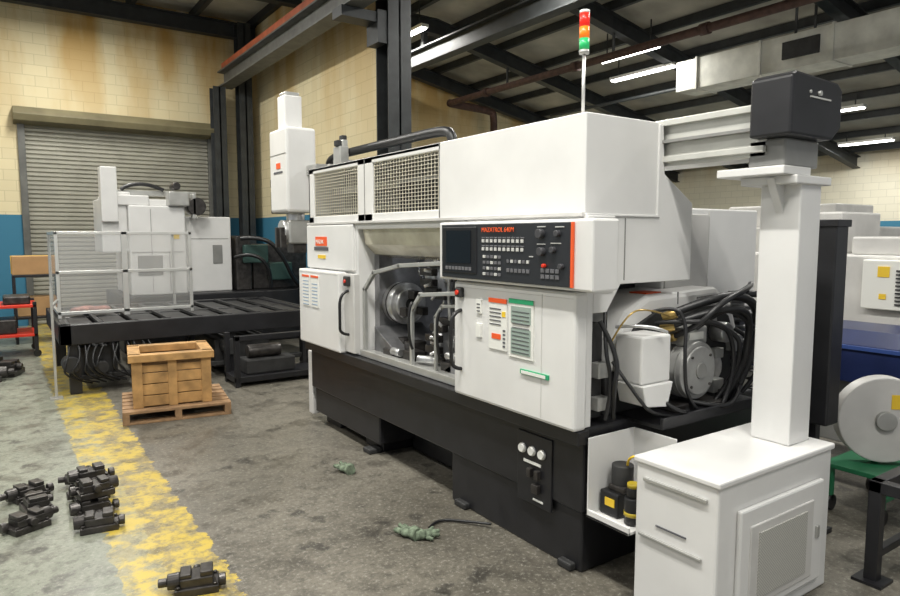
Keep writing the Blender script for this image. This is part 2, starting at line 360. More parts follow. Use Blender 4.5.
boxes('turret_tools',L,tb,DSTEEL,.005)
cyls('turret_toolbits',L,[b for b in bits if b[1][2]>.82],STEEL,0,8)
boxes('turret_slide',L,[(2.88,3.2,4.05,4.35,1.3,1.6),(2.84,3.2,3.85,4.15,.85,1.1)],GREY,.01)
boxes('tool_blocks',L,[(2.62,2.75,3.80,3.92,.80,.88),(2.50,2.62,4.14,4.28,.80,.89),(2.60,2.74,4.30,4.42,.80,.93),(2.50,2.6,3.62,3.76,.8,.88),(2.48,2.56,4.4,4.55,.8,.87),(2.62,2.72,4.46,4.6,.82,.94)],DSTEEL,.01)
cyls('tool_blocks_round',L,[((2.50,4.30,.86),(2.50,4.42,.86),.03),((2.56,3.9,.86),(2.48,4.02,.86),.03),((2.55,3.62,.92),(2.55,3.74,.92),.03)],STEEL,.004,16)
tube('coolant_hose',L,[(3.1,4.6,1.7),(2.8,4.5,1.6),(2.68,4.35,1.5),(2.70,4.28,1.4)],.015,RUBBER)
tube('coolant_hose_2',L,[(3.1,4.0,1.7),(2.75,3.9,1.65),(2.62,3.85,1.45),(2.64,3.84,1.15)],.012,LGREY)
tube('coolant_hose_3',L,[(3.0,3.8,1.7),(2.7,3.78,1.6),(2.6,3.76,1.4),(2.64,3.78,1.1)],.012,RUBBER)
ld=bpy.data.lights.new('interior_fill_lamp','AREA'); ld.shape='RECTANGLE'; ld.size=.4; ld.size_y=.06; ld.energy=8; ld.color=(.93,.97,1)  # area light added to brighten the machine interior, no known lamp there
lo=bpy.data.objects.new('interior_fill_lamp',ld); COL.objects.link(lo); lo.location=(2.62,4.05,1.735); lo.rotation_euler=(0,0,math.radians(90)); lo.parent=L
boxes('fill_lamp_housing',L,[(2.58,2.66,3.82,4.28,1.74,1.765)],PAPER)  # made-up housing for the added interior light
def frame(name,pts,w,m,x): 
    bars(name,L,[((x,*pts[i]),(x,*pts[i+1])) for i in range(len(pts)-1)],w,m,.004)
frame('guard_frame_left',[(4.76,.82),(4.76,1.32),(4.60,1.46),(4.2,1.53),(3.42,1.58)],.03,LGREY,2.44)
frame('guard_frame_right',[(4.00,.84),(4.00,1.22),(3.88,1.34),(3.45,1.38)],.028,ALU,2.42)
frame('guard_frame_right_inner',[(3.72,.84),(3.72,1.20),(3.64,1.28),(3.40,1.30)],.022,LGREY,2.44)
tube('guard_grip',L,[(2.40,3.96,1.28),(2.37,3.96,1.26),(2.37,3.96,1.0),(2.40,3.96,.95)],.010,RUBBER)
tube('guard_grip_2',L,[(2.40,3.60,1.26),(2.37,3.60,1.24),(2.37,3.60,.98),(2.40,3.60,.93)],.010,RUBBER)
# control panel
boxes('control_housing',L,[(2.27,2.45,2.14,3.42,1.485,1.83)],WHITE,.012)
boxes('control_face',L,[(2.262,2.272,2.27,3.38,1.50,1.815)],PANEL,.003)
boxes('control_screen_bezel',L,[(2.256,2.264,3.02,3.365,1.53,1.80)],mat('bezel_black',(.012,.012,.014),.3),.004)
boxes('control_screen',L,[(2.253,2.258,3.07,3.32,1.59,1.78)],SCREEN)
kb=[];kg=[]
for r in range(2):
    for c in range(10):
        y=2.97-c*.037; kb.append((2.257,2.264,y-.020,y,1.712-r*.045,1.730-r*.045))
        kg.append((2.258,2.264,y-.026,y+.002,1.735-r*.045,1.742-r*.045))
for r in range(4):
    for c in range(5):
        y=2.96-c*.034; (kg if (r+c)%3 else kb).append((2.257,2.264,y-.022,y,1.625-r*.032,1.641-r*.032))
for c in range(6):
    y=2.75-c*.032; (kb if c%2 else kg).append((2.257,2.264,y-.018,y,1.605,1.622)); kg.append((2.257,2.264,y-.022,y,1.555,1.575))
for r in range(2):
    for c in range(4):
        y=2.48-c*.035; kg.append((2.257,2.264,y-.026,y,1.535+r*.03,1.555+r*.03))
for c in range(8):
    y=3.33-c*.034; kg.append((2.254,2.262,y-.026,y,1.548,1.568))
boxes('control_keys_white',L,kb,KEY,.001); boxes('control_keys_grey',L,kg,KEYG,.001)
cyls('control_knobs',L,[((2.235,2.48,1.76),(2.264,2.48,1.76),.024),((2.24,2.39,1.68),(2.264,2.39,1.68),.016),((2.235,2.47,1.67),(2.264,2.47,1.67),.022),((2.24,2.36,1.76),(2.264,2.36,1.76),.016),((2.24,2.33,1.6),(2.264,2.33,1.6),.014)],mat('knob_dark',(.05,.05,.055),.4),.003)
boxes('control_knob_scales',L,[(2.258,2.264,2.45,2.51,1.792,1.797),(2.258,2.264,2.34,2.41,1.71,1.715),(2.258,2.264,2.45,2.51,1.705,1.71),(2.258,2.264,2.32,2.38,1.79,1.795),(2.258,2.264,2.54,2.57,1.64,1.645)],KEY)
cyls('emergency_stop',L,[((2.24,2.45,1.60),(2.262,2.45,1.60),.010)],RED,.003)
boxes('control_red_stripe',L,[(2.255,2.27,2.257,2.270,1.50,1.815)],ORED,.002)
text('control_logo',L,'MAZATROL 640M',.036,(2.255,2.97,1.770),RF,ORED)
# labels
boxes('label_left_panel',L,[(2.365,2.372,5.33,5.57,1.66,1.74)],ORED)
boxes('label_left_panel_sub',L,[(2.365,2.372,5.30,5.60,1.62,1.65)],INK)
boxes('label_left_panel_yellow',L,[(2.365,2.372,5.36,5.52,1.55,1.58)],YELLOW)
text('label_left_text',L,'MAZAK',.05,(2.364,5.56,1.68),RF,PAPER)
boxes('label_sheet_left',L,[(2.303,2.312,5.58,5.74,1.12,1.40),(2.303,2.312,5.38,5.54,1.12,1.40)],PAPER)
boxes('label_sheet_left_ink',L,[(2.301,2.304,5.595,5.725,1.13+i*.03,1.137+i*.03) for i in range(8)]+[(2.301,2.304,5.40,5.52,1.14+i*.03,1.147+i*.03) for i in range(7)],BLUE)
boxes('label_sheet_left_red',L,[(2.3,2.304,5.58,5.74,1.38,1.40),(2.3,2.304,5.38,5.54,1.38,1.40)],ORED)
boxes('label_sheet_right',L,[(2.303,2.312,2.80,2.96,1.11,1.40),(2.303,2.312,2.58,2.78,1.09,1.41)],PAPER)
boxes('label_sheet_right_red',L,[(2.3,2.304,2.80,2.96,1.375,1.40),(2.3,2.304,2.85,2.93,1.17,1.20)],ORED)
boxes('label_sheet_right_yellow',L,[(2.3,2.304,2.81,2.84,1.30,1.33)],YELLOW)
boxes('label_sheet_right_green',L,[(2.3,2.304,2.58,2.78,1.385,1.41)],GREEN)
boxes('label_sheet_right_blocks',L,[(2.3,2.304,2.60,2.76,1.28,1.37),(2.3,2.304,2.60,2.76,1.11,1.25)],mat('label_grey_green',(.27,.34,.30),.6))
boxes('label_sheet_right_ink',L,[(2.298,2.301,2.61,2.75,1.12+i*.022,1.124+i*.022) for i in range(11)]+[(2.3,2.304,2.85,2.95,1.25+i*.022,1.256+i*.022) for i in range(5)]+[(2.3,2.304,2.81,2.83,1.13+i*.022,1.14+i*.022) for i in range(5)],INK)
boxes('label_serial',L,[(2.3,2.312,2.46,2.68,1.01,1.035)],GREEN); boxes('label_serial_text',L,[(2.298,2.302,2.48,2.67,1.013,1.030)],PAPER)
boxes('label_small',L,[(2.3,2.312,3.03,3.08,1.3,1.38),(2.3,2.312,3.03,3.08,1.16,1.24)],PAPER); boxes('label_small_ink',L,[(2.298,2.302,3.04,3.07,1.31+i*.02,1.317+i*.02) for i in range(3)],INK)
# end of machine
prism('end_cover_upper',L,1,2.31,2.9,[(2.401,1.47),(2.401,1.86),(2.94,1.86),(2.94,2.34),(2.97,2.34),(2.99,2.08),(3.24,1.93),(3.24,1.50),(2.66,1.50),(2.56,1.36),(2.46,1.36),(2.46,1.47)],WHITE,.004)
boxes('end_seam',L,[(2.68,2.683,2.304,2.312,1.52,1.84),(2.46,2.95,2.304,2.312,1.845,1.849)],GREY)
prism('rear_cover',L,1,2.55,5.6,[(3.3,1.36),(3.3,1.92),(4.30,1.92),(4.30,.9),(4.05,.9),(4.05,1.36)],WHITE,.01)
boxes('rear_cover_panel_lines',L,[(3.75,3.754,2.545,2.552,1.38,1.91),(3.32,3.74,2.54,2.552,1.42,1.88)],WHITE2,.004)
boxes('left_end_cover',L,[(2.42,3.9,5.74,5.80,.78,1.9)],WHITE2,.01)
boxes('body_core',L,[(3.40,4.0,2.75,5.6,.76,1.5),(2.62,3.4,2.75,3.29,.76,1.5),(2.62,3.4,4.82,5.6,.76,1.8)],DARK,.01)
pts=[(2.66,1.02),(2.68,1.2),(2.78,1.34),(2.95,1.42),(3.58,1.44),(3.74,1.34),(3.82,1.15),(3.82,1.02)]
prism('headstock_cover',L,1,2.36,2.75,pts,WHITE,.03)
prism('headstock_face',L,1,2.34,2.365,[(3.24+(u-3.24)*.88,1.02+(v-1.02)*.76) for u,v in pts],DARK,.004)
boxes('headstock_body',L,[(2.66,3.82,2.40,2.75,.78,1.04)],DARK,.01)
boxes('headstock_cover_label',L,[(3.0,3.13,2.42,2.54,1.418,1.43)],ORED)
boxes('headstock_panel_lines',L,[(3.2,3.205,2.355,2.362,1.36,1.43)],GREY)
MX,MZ=3.16,1.01
cyls('spindle_motor',L,[((MX,2.36,MZ),(MX,2.18,MZ),.16),((MX,2.18,MZ),(MX,2.165,MZ),.135)],MOTG,.008,40)
boxes('motor_flange',L,[(MX-.14,MX+.14,2.30,2.35,MZ-.15,MZ+.15)],MOTG,.02)
cyls('motor_ring',L,[((MX,2.27,MZ),(MX,2.26,MZ),.164),((MX,2.22,MZ),(MX,2.213,MZ),.164)],GREY,0,40)
cyls('motor_cap',L,[((MX,2.166,MZ),(MX,2.155,MZ),.045)],GREY,.003)
cyls('motor_bolts',L,[((MX+.115*math.cos(a),2.17,MZ+.115*math.sin(a)),(MX+.115*math.cos(a),2.158,MZ+.115*math.sin(a)),.008) for a in [math.pi/4+i*math.pi/2 for i in range(4)]],DSTEEL,0,8)
boxes('motor_terminal_box',L,[(3.06,3.26,2.20,2.36,1.15,1.25)],LGREY,.01)
boxes('motor_nameplate',L,[(3.10,3.22,2.196,2.2,1.18,1.22)],PAPER)
cyls('spindle_housing',L,[((3.56,2.6,.95),(3.56,2.35,.95),.09),((3.54,2.35,1.18),(3.54,2.25,1.18),.06)],STEEL,.01,32)
boxes('junction_box_white',L,[(2.66,2.89,2.16,2.34,.99,1.24)],WHITE,.012)
prism('junction_cover_sloped',L,1,2.14,2.32,[(2.68,.88),(2.65,.99),(2.89,.99),(2.85,.86)],WHITE,.006)
boxes('side_brackets',L,[(2.5,2.58,2.35,2.7,.8,1.3),(3.85,3.95,2.5,2.8,.8,1.35)],DARK,.01)
boxes('terminal_blocks',L,[(2.50,2.58,2.3,2.36,.85,.92),(2.50,2.58,2.3,2.36,1.02,1.10),(3.46,3.56,2.28,2.36,.82,.9),(3.66,3.74,2.28,2.4,1.05,1.15),(3.42,3.50,2.3,2.36,1.24,1.30),(3.5,3.58,2.3,2.36,1.02,1.08)],LGREY,.004)
cyls('cable_fittings',L,[((3.0,2.3,1.30),(3.03,2.24,1.33),.028),((2.98,2.3,1.24),(3.02,2.24,1.26),.026),((3.02,2.3,1.18),(3.03,2.24,1.20),.022)],BRASSL,.002,12)
boxes('chip_tray',L,[(2.75,3.7,2.10,2.5,.76,.785),(2.75,3.7,2.09,2.11,.76,.82)],BLACK,.004)
boxes('tray_clutter',L,[(3.0,3.12,2.2,2.35,.785,.83),(3.25,3.4,2.15,2.3,.785,.82),(3.5,3.6,2.2,2.3,.785,.84)],DSTEEL,.01)
boxes('motor_louvres',L,[(3.83,3.98,2.36,2.42,.92+i*.045,.94+i*.045) for i in range(10)],BLACK)
boxes('louvre_panel',L,[(3.83,3.99,2.43,2.45,.88,1.4)],GREY)
hoses=[
 [(3.0,2.3,1.30),(3.15,2.12,1.42),(3.45,2.08,1.42),(3.64,2.12,1.28),(3.64,2.15,1.05),(3.52,2.2,.80)],
 [(2.98,2.3,1.24),(3.12,2.1,1.35),(3.38,2.06,1.36),(3.52,2.1,1.24),(3.55,2.15,1.0),(3.44,2.2,.80)],
 [(3.02,2.3,1.18),(3.05,2.12,1.26),(3.15,2.05,1.40),(3.45,2.06,1.47),(3.75,2.25,1.46)],
 [(2.50,2.3,1.32),(2.54,2.2,1.15),(2.50,2.2,.98),(2.56,2.25,.82)],
 [(2.56,2.32,1.36),(2.48,2.25,1.2),(2.52,2.22,1.0),(2.5,2.25,.82)],
 [(2.80,2.25,.96),(2.84,2.12,.86),(2.95,2.08,.82),(3.1,2.2,.80)],
 [(3.3,2.3,1.38),(3.5,2.08,1.44),(3.72,2.12,1.38),(3.82,2.3,1.2),(3.8,2.3,.95)],
 [(3.12,2.2,.84),(3.22,2.08,.81),(3.42,2.1,.82),(3.6,2.2,.90)],
 [(3.6,2.25,1.2),(3.7,2.12,1.1),(3.72,2.15,.95),(3.62,2.2,.82)],
 [(3.34,2.3,1.26),(3.44,2.12,1.22),(3.46,2.12,1.05),(3.42,2.18,.88),(3.34,2.2,.80)],
 [(2.9,2.3,1.34),(2.96,2.2,1.38),(3.0,2.15,1.3),(2.95,2.12,1.1),(2.98,2.12,.88),(3.1,2.12,.80)],
 [(2.94,2.3,1.28),(3.02,2.12,1.30),(3.22,2.08,1.28),(3.36,2.1,1.16),(3.40,2.12,.95),(3.30,2.12,.80)],
 [(3.16,2.2,1.24),(3.2,2.1,1.34),(3.34,2.08,1.34),(3.6,2.1,1.2)],
 [(2.6,2.3,1.1),(2.62,2.16,.95),(2.7,2.12,.84),(2.9,2.14,.80)]]
rad=[.024,.022,.016,.012,.01,.012,.02,.014,.013,.014,.01,.013,.012,.009]
for i,h in enumerate(hoses): tube('hose_%d'%i,L,h,rad[i],RUBBER)
coil=[]
for i in range(60):
    a=i*.8; t=i/59
    coil.append((3.72+.03*math.cos(a),2.2+.03*math.sin(a),.82+.4*t))
tube('coiled_cable',L,coil,.006,RUBBER)
tube('copper_line',L,[(2.56,2.28,1.2),(2.60,2.22,1.36),(2.75,2.2,1.38),(2.95,2.22,1.32)],.005,BRASSL)
tube('silver_hose',L,[(2.62,2.3,1.28),(2.68,2.15,1.31),(2.8,2.12,1.26)],.009,STEEL)
box('left_side_post',L,2.42,2.5,5.83,5.93,.05,.66,WHITE2,.01)
SX,SY=2.66,2.60
cyls('stack_light_pole',L,[((SX,SY,2.35),(SX,SY,2.73),.009)],ALU)
cyls('stack_light_base',L,[((SX,SY,2.35),(SX,SY,2.38),.03),((SX,SY,2.72),(SX,SY,2.74),.027)],LGREY)
cyls('stack_light_green',L,[((SX,SY,2.74),(SX,SY,2.80),.027)],GREENL)
cyls('stack_light_amber',L,[((SX,SY,2.80),(SX,SY,2.86),.027)],AMBER)
cyls('stack_light_red',L,[((SX,SY,2.86),(SX,SY,2.93),.027)],REDL)
cyls('stack_light_cap',L,[((SX,SY,2.93),(SX,SY,2.945),.027)],PAPER)
# gantry loader
G=empty('gantry_loader')
box('gantry_beam',G,3.0,3.2,1.75,7.5,2.12,2.37,BEAMW,.006)
boxes('gantry_rails',G,[(2.97,3.0,1.75,7.5,2.33,2.36),(2.97,3.0,1.75,7.5,2.14,2.17)],BEAMW,.003)
boxes('gantry_rack',G,[(2.96,3.0,1.75,7.5,2.24,2.255)],GREY)
box('support_post',G,3.12,3.31,1.64,1.84,.73,2.00,WHITE,.008)
boxes('support_bracket',G,[(3.04,3.36,1.62,1.90,1.99,2.03),(2.96,3.2,1.64,1.98,2.03,2.07)],WHITE,.006)
prism('support_gusset',G,1,1.72,1.76,[(3.02,2.02),(3.13,2.02),(3.13,1.84)],WHITE,.004)
prism('drive_end_cover',G,1,1.60,1.80,[(2.93,2.20),(2.93,2.46),(2.97,2.48),(3.33,2.47),(3.38,2.44),(3.38,2.26),(3.30,2.20)],BLACK,.012)
cyls('drive_end_boss',G,[((3.16,1.605,2.40),(3.16,1.59,2.40),.012),((3.08,1.605,2.40),(3.08,1.595,2.40),.008)],LGREY)
boxes('drive_end_label',G,[(3.08,3.26,1.594,1.60,2.375,2.382)],KEY)
boxes('drive_lower_block',G,[(3.0,3.3,1.66,1.84,2.07,2.20)],GREY,.01)
boxes('beam_feet',G,[(3.02,3.2,5.0,5.2,1.94,2.12),(3.02,3.2,2.9,3.1,1.94,2.12)],LGREY,.01)
tube('cable_chain',G,[(3.08,4.50,2.36),(3.08,4.44,2.46),(3.08,4.46,2.58),(3.08,4.62,2.61),(3.08,5.2,2.61),(3.08,6.3,2.61),(3.08,6.72,2.60),(3.08,6.84,2.54),(3.08,6.82,2.44),(3.08,6.7,2.40)],.042,RUBBER)
boxes('cable_chain_tray',G,[(3.03,3.17,3.3,6.5,2.37,2.40)],DARK)
boxes('carriage',G,[(2.80,3.25,6.55,6.95,2.39,2.50),(2.93,3.0,6.5,7.0,2.1,2.5)],LGREY,.01)
boxes('carriage_motor',G,[(3.0,3.2,6.45,6.56,2.42,2.55),(2.94,3.04,6.25,6.42,2.42,2.66),(3.14,3.2,6.60,6.72,2.5,2.78)],LGREY,.01)
boxes('carriage_connectors',G,[(2.92,2.98,6.28,6.36,2.66,2.72),(3.14,3.2,6.62,6.70,2.78,2.83)],DARK,.01)
boxes('vertical_arm_cover',G,[(2.58,2.92,6.80,7.32,2.0,2.90)],WHITE,.03)
boxes('vertical_arm_mast',G,[(2.64,2.84,6.98,7.20,2.90,3.26)],WHITE,.015)
boxes('vertical_arm_cap',G,[(2.66,2.82,7.0,7.18,3.26,3.30)],LGREY,.01)
boxes('vertical_arm_panel_line',G,[(2.576,2.58,6.82,7.30,2.62,2.626)],GREY)
boxes('vertical_arm_label',G,[(2.575,2.58,6.98,7.10,2.47,2.53)],ORED)
boxes('vertical_arm_text',G,[(2.575,2.58,6.92,7.18,2.42,2.44)],INK)
cyls('gripper_wrist',G,[((2.77,7.06,2.0),(2.77,7.06,1.86),.10),((2.60,7.06,1.80),(2.95,7.06,1.80),.12)],STEEL,.008)
boxes('gripper_body',G,[(2.64,2.90,6.92,7.2,1.66,1.92)],LGREY,.02)
boxes('gripper_jaws',G,[(2.56,2.62,6.95,7.0,1.62,1.84),(2.56,2.62,7.10,7.15,1.62,1.84),(2.70,2.85,6.95,7.15,1.56,1.66)],DSTEEL,.005)
boxes('side_motor_left',G,[(2.64,2.8,7.32,7.48,2.0,2.25),(2.68,2.8,7.32,7.6,2.3,2.4)],DARK,.01)
# white cabinet
C=empty('coolant_cabinet')
box('cabinet_body',C,2.42,3.36,1.55,1.98,0,.725,WHITE,.012)
boxes('cabinet_top_lip',C,[(2.41,3.37,1.54,1.99,.70,.73)],WHITE,.008)
boxes('cabinet_handle_slots',C,[(2.405,2.42,1.60,1.93,.625,.642),(2.405,2.42,1.62,1.95,.36,.373)],LGREY,.003)
boxes('cabinet_text',C,[(2.414,2.42,1.70,1.86,.43,.436)],INK)
boxes('cabinet_door',C,[(2.55,3.25,1.525,1.55,.08,.58)],WHITE,.01)
boxes('cabinet_filter_frame',C,[(2.62,3.15,1.518,1.53,.12,.5)],WHITE2,.008)
boxes('cabinet_latch',C,[(3.18,3.21,1.515,1.53,.3,.36)],LGREY,.004)
fm,nt,b=nmat('filter_mesh'); ck=nt.nodes.new('ShaderNodeTexChecker'); ck.inputs['Scale'].default_value=140; tc=nt.nodes.new('ShaderNodeTexCoord'); nt.links.new(tc.outputs['Object'],ck.inputs[0]); ck.inputs[1].default_value=(.5,.49,.45,1); ck.inputs[2].default_value=(.3,.3,.28,1); nt.links.new(ck.outputs[0],b.inputs['Base Color'])
boxes('cabinet_filter',C,[(2.68,3.08,1.512,1.52,.16,.46)],fm)
P=empty('lubrication_unit')
boxes('shelf_sheet',P,[(2.40,2.75,2.0,2.27,.33,.345),(2.74,2.75,2.0,2.27,.33,.74),(2.40,2.75,2.262,2.27,.33,.74),(2.40,2.415,2.0,2.27,.33,.37)],WHITE,.003)
boxes('pump_tank',P,[(2.47,2.66,2.13,2.25,.347,.47)],RUBBER,.01)
cyls('pump_motor',P,[((2.56,2.18,.47),(2.56,2.18,.60),.055)],DARK,.006)
boxes('pump_head',P,[(2.5,2.62,2.12,2.22,.47,.50)],DSTEEL,.006)
boxes('pump_label',P,[(2.466,2.47,2.15,2.21,.40,.44)],YELLOW)
cyls('oil_bottle',P,[((2.50,2.06,.347),(2.50,2.06,.48),.042),((2.50,2.06,.48),(2.50,2.06,.53),.03)],RUBBER,.006)
cyls('oil_bottle_cap',P,[((2.50,2.06,.53),(2.50,2.06,.55),.03),((2.50,2.06,.39),(2.50,2.06,.41),.044)],BRASS)
tube('pump_lines',P,[(2.56,2.15,.60),(2.5,2.1,.67),(2.55,2.05,.68),(2.65,2.03,.6),(2.7,2.03,.45)],.006,YELLOW)
B=empty('chip_conveyor_guard')
box('guard_body',B,3.86,4.00,1.82,2.04,.66,1.82,BLACK,.01)
boxes('guard_top',B,[(3.85,4.01,1.81,2.05,1.80,1.84)],BLACK,.004)
boxes('guard_stand',B,[(3.91,3.96,1.9,1.96,0,.66),(3.86,4.00,1.82,2.04,0,.03)],BLACK,.004)
T=empty('bar_stock_rack')
boxes('rack_frame',T,[(3.56,5.1,1.40,1.46,.47,.53),(3.56,3.62,.6,1.46,.47,.53),(3.56,3.62,1.40,1.46,0,.5),(5.0,5.06,1.40,1.46,0,.5),(3.56,3.62,.6,.66,0,.5),(3.60,5.05,1.41,1.45,.12,.16)],BLACK,.004)
boxes('rack_foot',T,[(3.52,3.66,1.36,1.50,0,.015)],BLACK)
cyls('rack_rollers',T,[((x,.65,.54),(x,1.42,.54),.02) for x in (3.9,4.2,4.5,4.8)],STEEL)
R=empty('cable_reel_cart')
cyls('reel_disc',R,[((4.60,1.86,.60),(4.52,1.78,.60),.27)],WHITE2,.008,48)
cyls('reel_hub',R,[((4.53,1.79,.60),(4.50,1.76,.60),.06)],LGREY,.005)
rl=boxes('reel_label',R,[(-.05,.05,-.003,.003,-.045,.045)],YELLOW); rl.rotation_euler=(0,0,math.radians(-45)); rl.location=(4.574,1.724,.72)
boxes('cart_frame',R,[(4.3,4.95,1.66,2.04,.28,.31),(4.32,4.35,1.68,1.71,.06,.3),(4.32,4.35,1.98,2.01,.06,.3),(4.89,4.92,1.68,1.71,.06,.3),(4.89,4.92,1.98,2.01,.06,.3),(4.54,4.58,1.82,1.86,.3,.6),(4.32,4.92,1.68,1.71,.14,.17)],GCART,.004)
cyls('cart_wheels',R,[((x,y-.015,.05),(x,y+.015,.05),.05) for x in (4.335,4.905) for y in (1.695,1.995)],RUBBER)
Nv=empty('bar_feeder')
prism('feeder_trough',Nv,1,-.6,3.6,[(5.2,.66),(5.2,.94),(5.35,1.04),(5.9,1.04),(5.9,.66)],NAVY,.01)
boxes('feeder_cover',Nv,[(5.18,5.2,-.6,3.6,.91,.94)],mat('feeder_edge_blue',(.03,.06,.2),.3),.003)
boxes('feeder_legs',Nv,[(5.3,5.8,y,y+.3,0,.68) for y in (-.3,1.2,2.9)],LGREY,.01)
boxes('feeder_lower_panel',Nv,[(5.34,5.4,-.5,3.5,.15,.66)],GREY,.01)
boxes('feeder_panel_ribs',Nv,[(5.32,5.34,y,y+.02,.15,.66) for y in [-.4+.3*i for i in range(13)]],LGREY)
m2=empty('machining_center')
boxes('mc_body',m2,[(7.0,8.6,.8,4.4,.2,1.56)],WHITE2,.02)
boxes('mc_top_boxes',m2,[(7.1,8.0,2.5,3.2,1.56,1.74),(7.2,8.3,1.2,2.3,1.56,1.68),(7.3,8.2,3.4,4.2,1.56,2.0)],WHITE2,.02)
boxes('mc_control_box',m2,[(6.9,7.0,2.3,3.0,1.05,1.52)],PAPER,.01)
boxes('mc_vents',m2,[(6.88,6.9,2.4,2.7,1.1+i*.035,1.115+i*.035) for i in range(10)],DARK)
boxes('mc_stickers',m2,[(6.89,6.9,2.76,2.86,1.36,1.46),(6.89,6.9,2.78,2.84,1.15,1.2)],YELLOW)
boxes('mc_window',m2,[(6.98,7.0,1.0,2.0,.9,1.45)],DARK,.01)
boxes('mc_base',m2,[(6.95,8.6,.8,4.4,0,.2)],BLACK,.01)
boxes('mc_seams',m2,[(6.99,7.0,3.3,3.32,.3,1.55),(6.985,7.0,3.5,4.0,.9,1.4)],GREY)
m3=empty('machining_center')
boxes('mcb_body',m3,[(11.5,13.5,5.0,8.5,0,1.9)],WHITE2,.03)
boxes('mcb_upper',m3,[(11.8,13.2,5.6,7.6,1.9,2.3)],WHITE2,.03)
boxes('mcb_window',m3,[(11.48,11.5,5.6,6.6,1.0,1.7)],DARK,.01)
# ------------------------------------------------------------------ left: pallet table with cage
W=empty('machine_pallet_table')
boxes('bed_rails',W,[(.52,3.5,8.2,8.32,.56,.78),(.52,3.5,10.28,10.4,.56,.78),(.52,.64,8.2,10.4,.56,.78),(3.38,3.5,8.2,10.4,.56,.78),(.52,3.5,9.2,9.32,.56,.76)],BLACK,.008)
boxes('bed_cross_plates',W,[(.64+i*.36,.88+i*.36,8.32,10.28,.72,.75) for i in range(8)],DARK,.004)
boxes('bed_rib_strips',W,[(.55+i*.36,.60+i*.36,8.3,10.3,.755,.785) for i in range(9)],DARK)
boxes('bed_legs',W,[(x,x+.12,y,y+.12,0,.56) for x in (.6,1.25,2.3,3.3) for y in (8.26,10.2)],BLACK,.006)
boxes('bed_lower_frame',W,[(.6,3.4,8.3,8.36,.14,.2),(.7,1.1,8.4,9.2,.15,.5),(2.2,2.9,8.4,9.4,.1,.45)],DARK,.01)
cyls('bed_drive_motors',W,[((.62,8.4,.34),(.62,8.18,.34),.09),((.92,8.4,.28),(.92,8.2,.28),.07),((2.35,8.4,.38),(2.35,8.2,.38),.1)],DARK,.006)
for i in range(12):
    x=.62+i*.07
    tube('bed_cable_%d'%i,W,[(x,8.25,.58),(x+random.uniform(-.12,.12),8.12,.42),(x+random.uniform(-.15,.15),8.12,.22),(x+.2,8.3,.1)],.010,RUBBER)
F=empty('safety_fence')
fr=[]
fy=8.9
for a,c in ((.58,1.28),(1.31,2.06)):
    fr+=[((a,fy,.80),(a,fy,1.78)),((c,fy,.80),(c,fy,1.78)),((a,fy,1.78),(c,fy,1.78)),((a,fy,.84),(c,fy,.84)),((a,fy,1.32),(c,fy,1.32))]
fr+=[((.58,fy,1.78),(.58,10.1,1.78)),((.58,10.1,.8),(.58,10.1,1.78)),((.58,fy,.84),(.58,10.1,.84)),((2.06,fy,1.78),(2.06,9.9,1.78)),((2.06,9.9,.8),(2.06,9.9,1.78))]
bars('fence_frame',F,fr,.035,ALU,.003)
boxes('fence_sheets',F,[(.60,1.26,fy-.003,fy+.003,.86,1.76),(1.33,2.04,fy-.003,fy+.003,.86,1.76),(.577,.583,fy+.02,10.08,.86,1.76)],GLASS)
bars('fence_ground_post',F,[((.46,8.15,0),(.46,8.15,1.2)),((.46,8.15,1.0),(.56,8.85,1.0))],.025,LGREY)
boxes('fence_foot',F,[(.40,.52,8.08,8.22,0,.015)],LGREY)
bm=bmesh.new()
for i in range(9):
    bmesh.ops.create_uvsphere(bm,u_segments=10,v_segments=6,radius=1,matrix=Matrix.Translation((1.0+random.uniform(-.22,.22),9.35+random.uniform(-.12,.12),.83))@Matrix.Diagonal((.1,.08,.042,1)))
me=bpy.data.meshes.new('rag_pile'); bm.to_mesh(me); bm.free(); new_obj('rag_pile',me,W,mat('red_white_rag',(.42,.2,.17),.9,0,.6,14),0,True)
M=empty('vertical_lathe')
boxes('vl_base',M,[(1.5,4.6,10.7,12.4,0,.85)],BLACK,.02)
boxes('vl_body',M,[(1.65,2.45,10.8,12.2,.85,2.2),(2.45,3.2,11.0,12.2,.85,2.05),(1.3,1.65,10.9,11.8,1.5,2.3)],WHITE,.02)
boxes('vl_upper',M,[(1.35,1.95,10.85,11.6,2.2,2.35),(1.95,2.35,10.9,11.3,2.2,2.3)],WHITE,.015)
boxes('vl_loader_column',M,[(1.3,1.52,10.8,11.05,1.95,2.75),(1.5,1.7,10.9,11.0,2.3,2.4)],WHITE,.015)
boxes('vl_loader_rail',M,[(1.5,2.7,11.1,11.2,2.36,2.44)],LGREY,.01)
tube('vl_cable_chain',M,[(1.6,11.05,2.44),(1.7,11.05,2.52),(2.0,11.05,2.54),(2.2,11.05,2.45)],.03,RUBBER)
boxes('vl_loader_motor',M,[(2.2,2.5,10.7,10.95,2.2,2.42),(2.55,2.62,10.75,10.9,2.0,2.4)],LGREY,.02)
cyls('vl_arm_drum',M,[((2.62,10.75,2.2),(2.62,11.0,2.2),.14),((2.32,10.7,2.5),(2.32,10.95,2.5),.06)],DSTEEL,.01)
boxes('vl_panel_lines',M,[(1.66,2.4,10.79,10.8,1.5,1.505),(1.95,1.955,10.79,10.8,.9,2.15),(2.2,2.205,10.79,10.8,.9,1.5),(2.5,3.15,10.99,11.0,1.7,1.705)],GREY)
boxes('vl_window',M,[(1.75,2.1,10.785,10.8,1.15,1.45),(2.9,3.05,10.985,11.0,1.3,1.6)],GREY,.005)
boxes('vl_warning',M,[(2.27,2.35,10.785,10.8,1.7,1.77)],YELLOW)
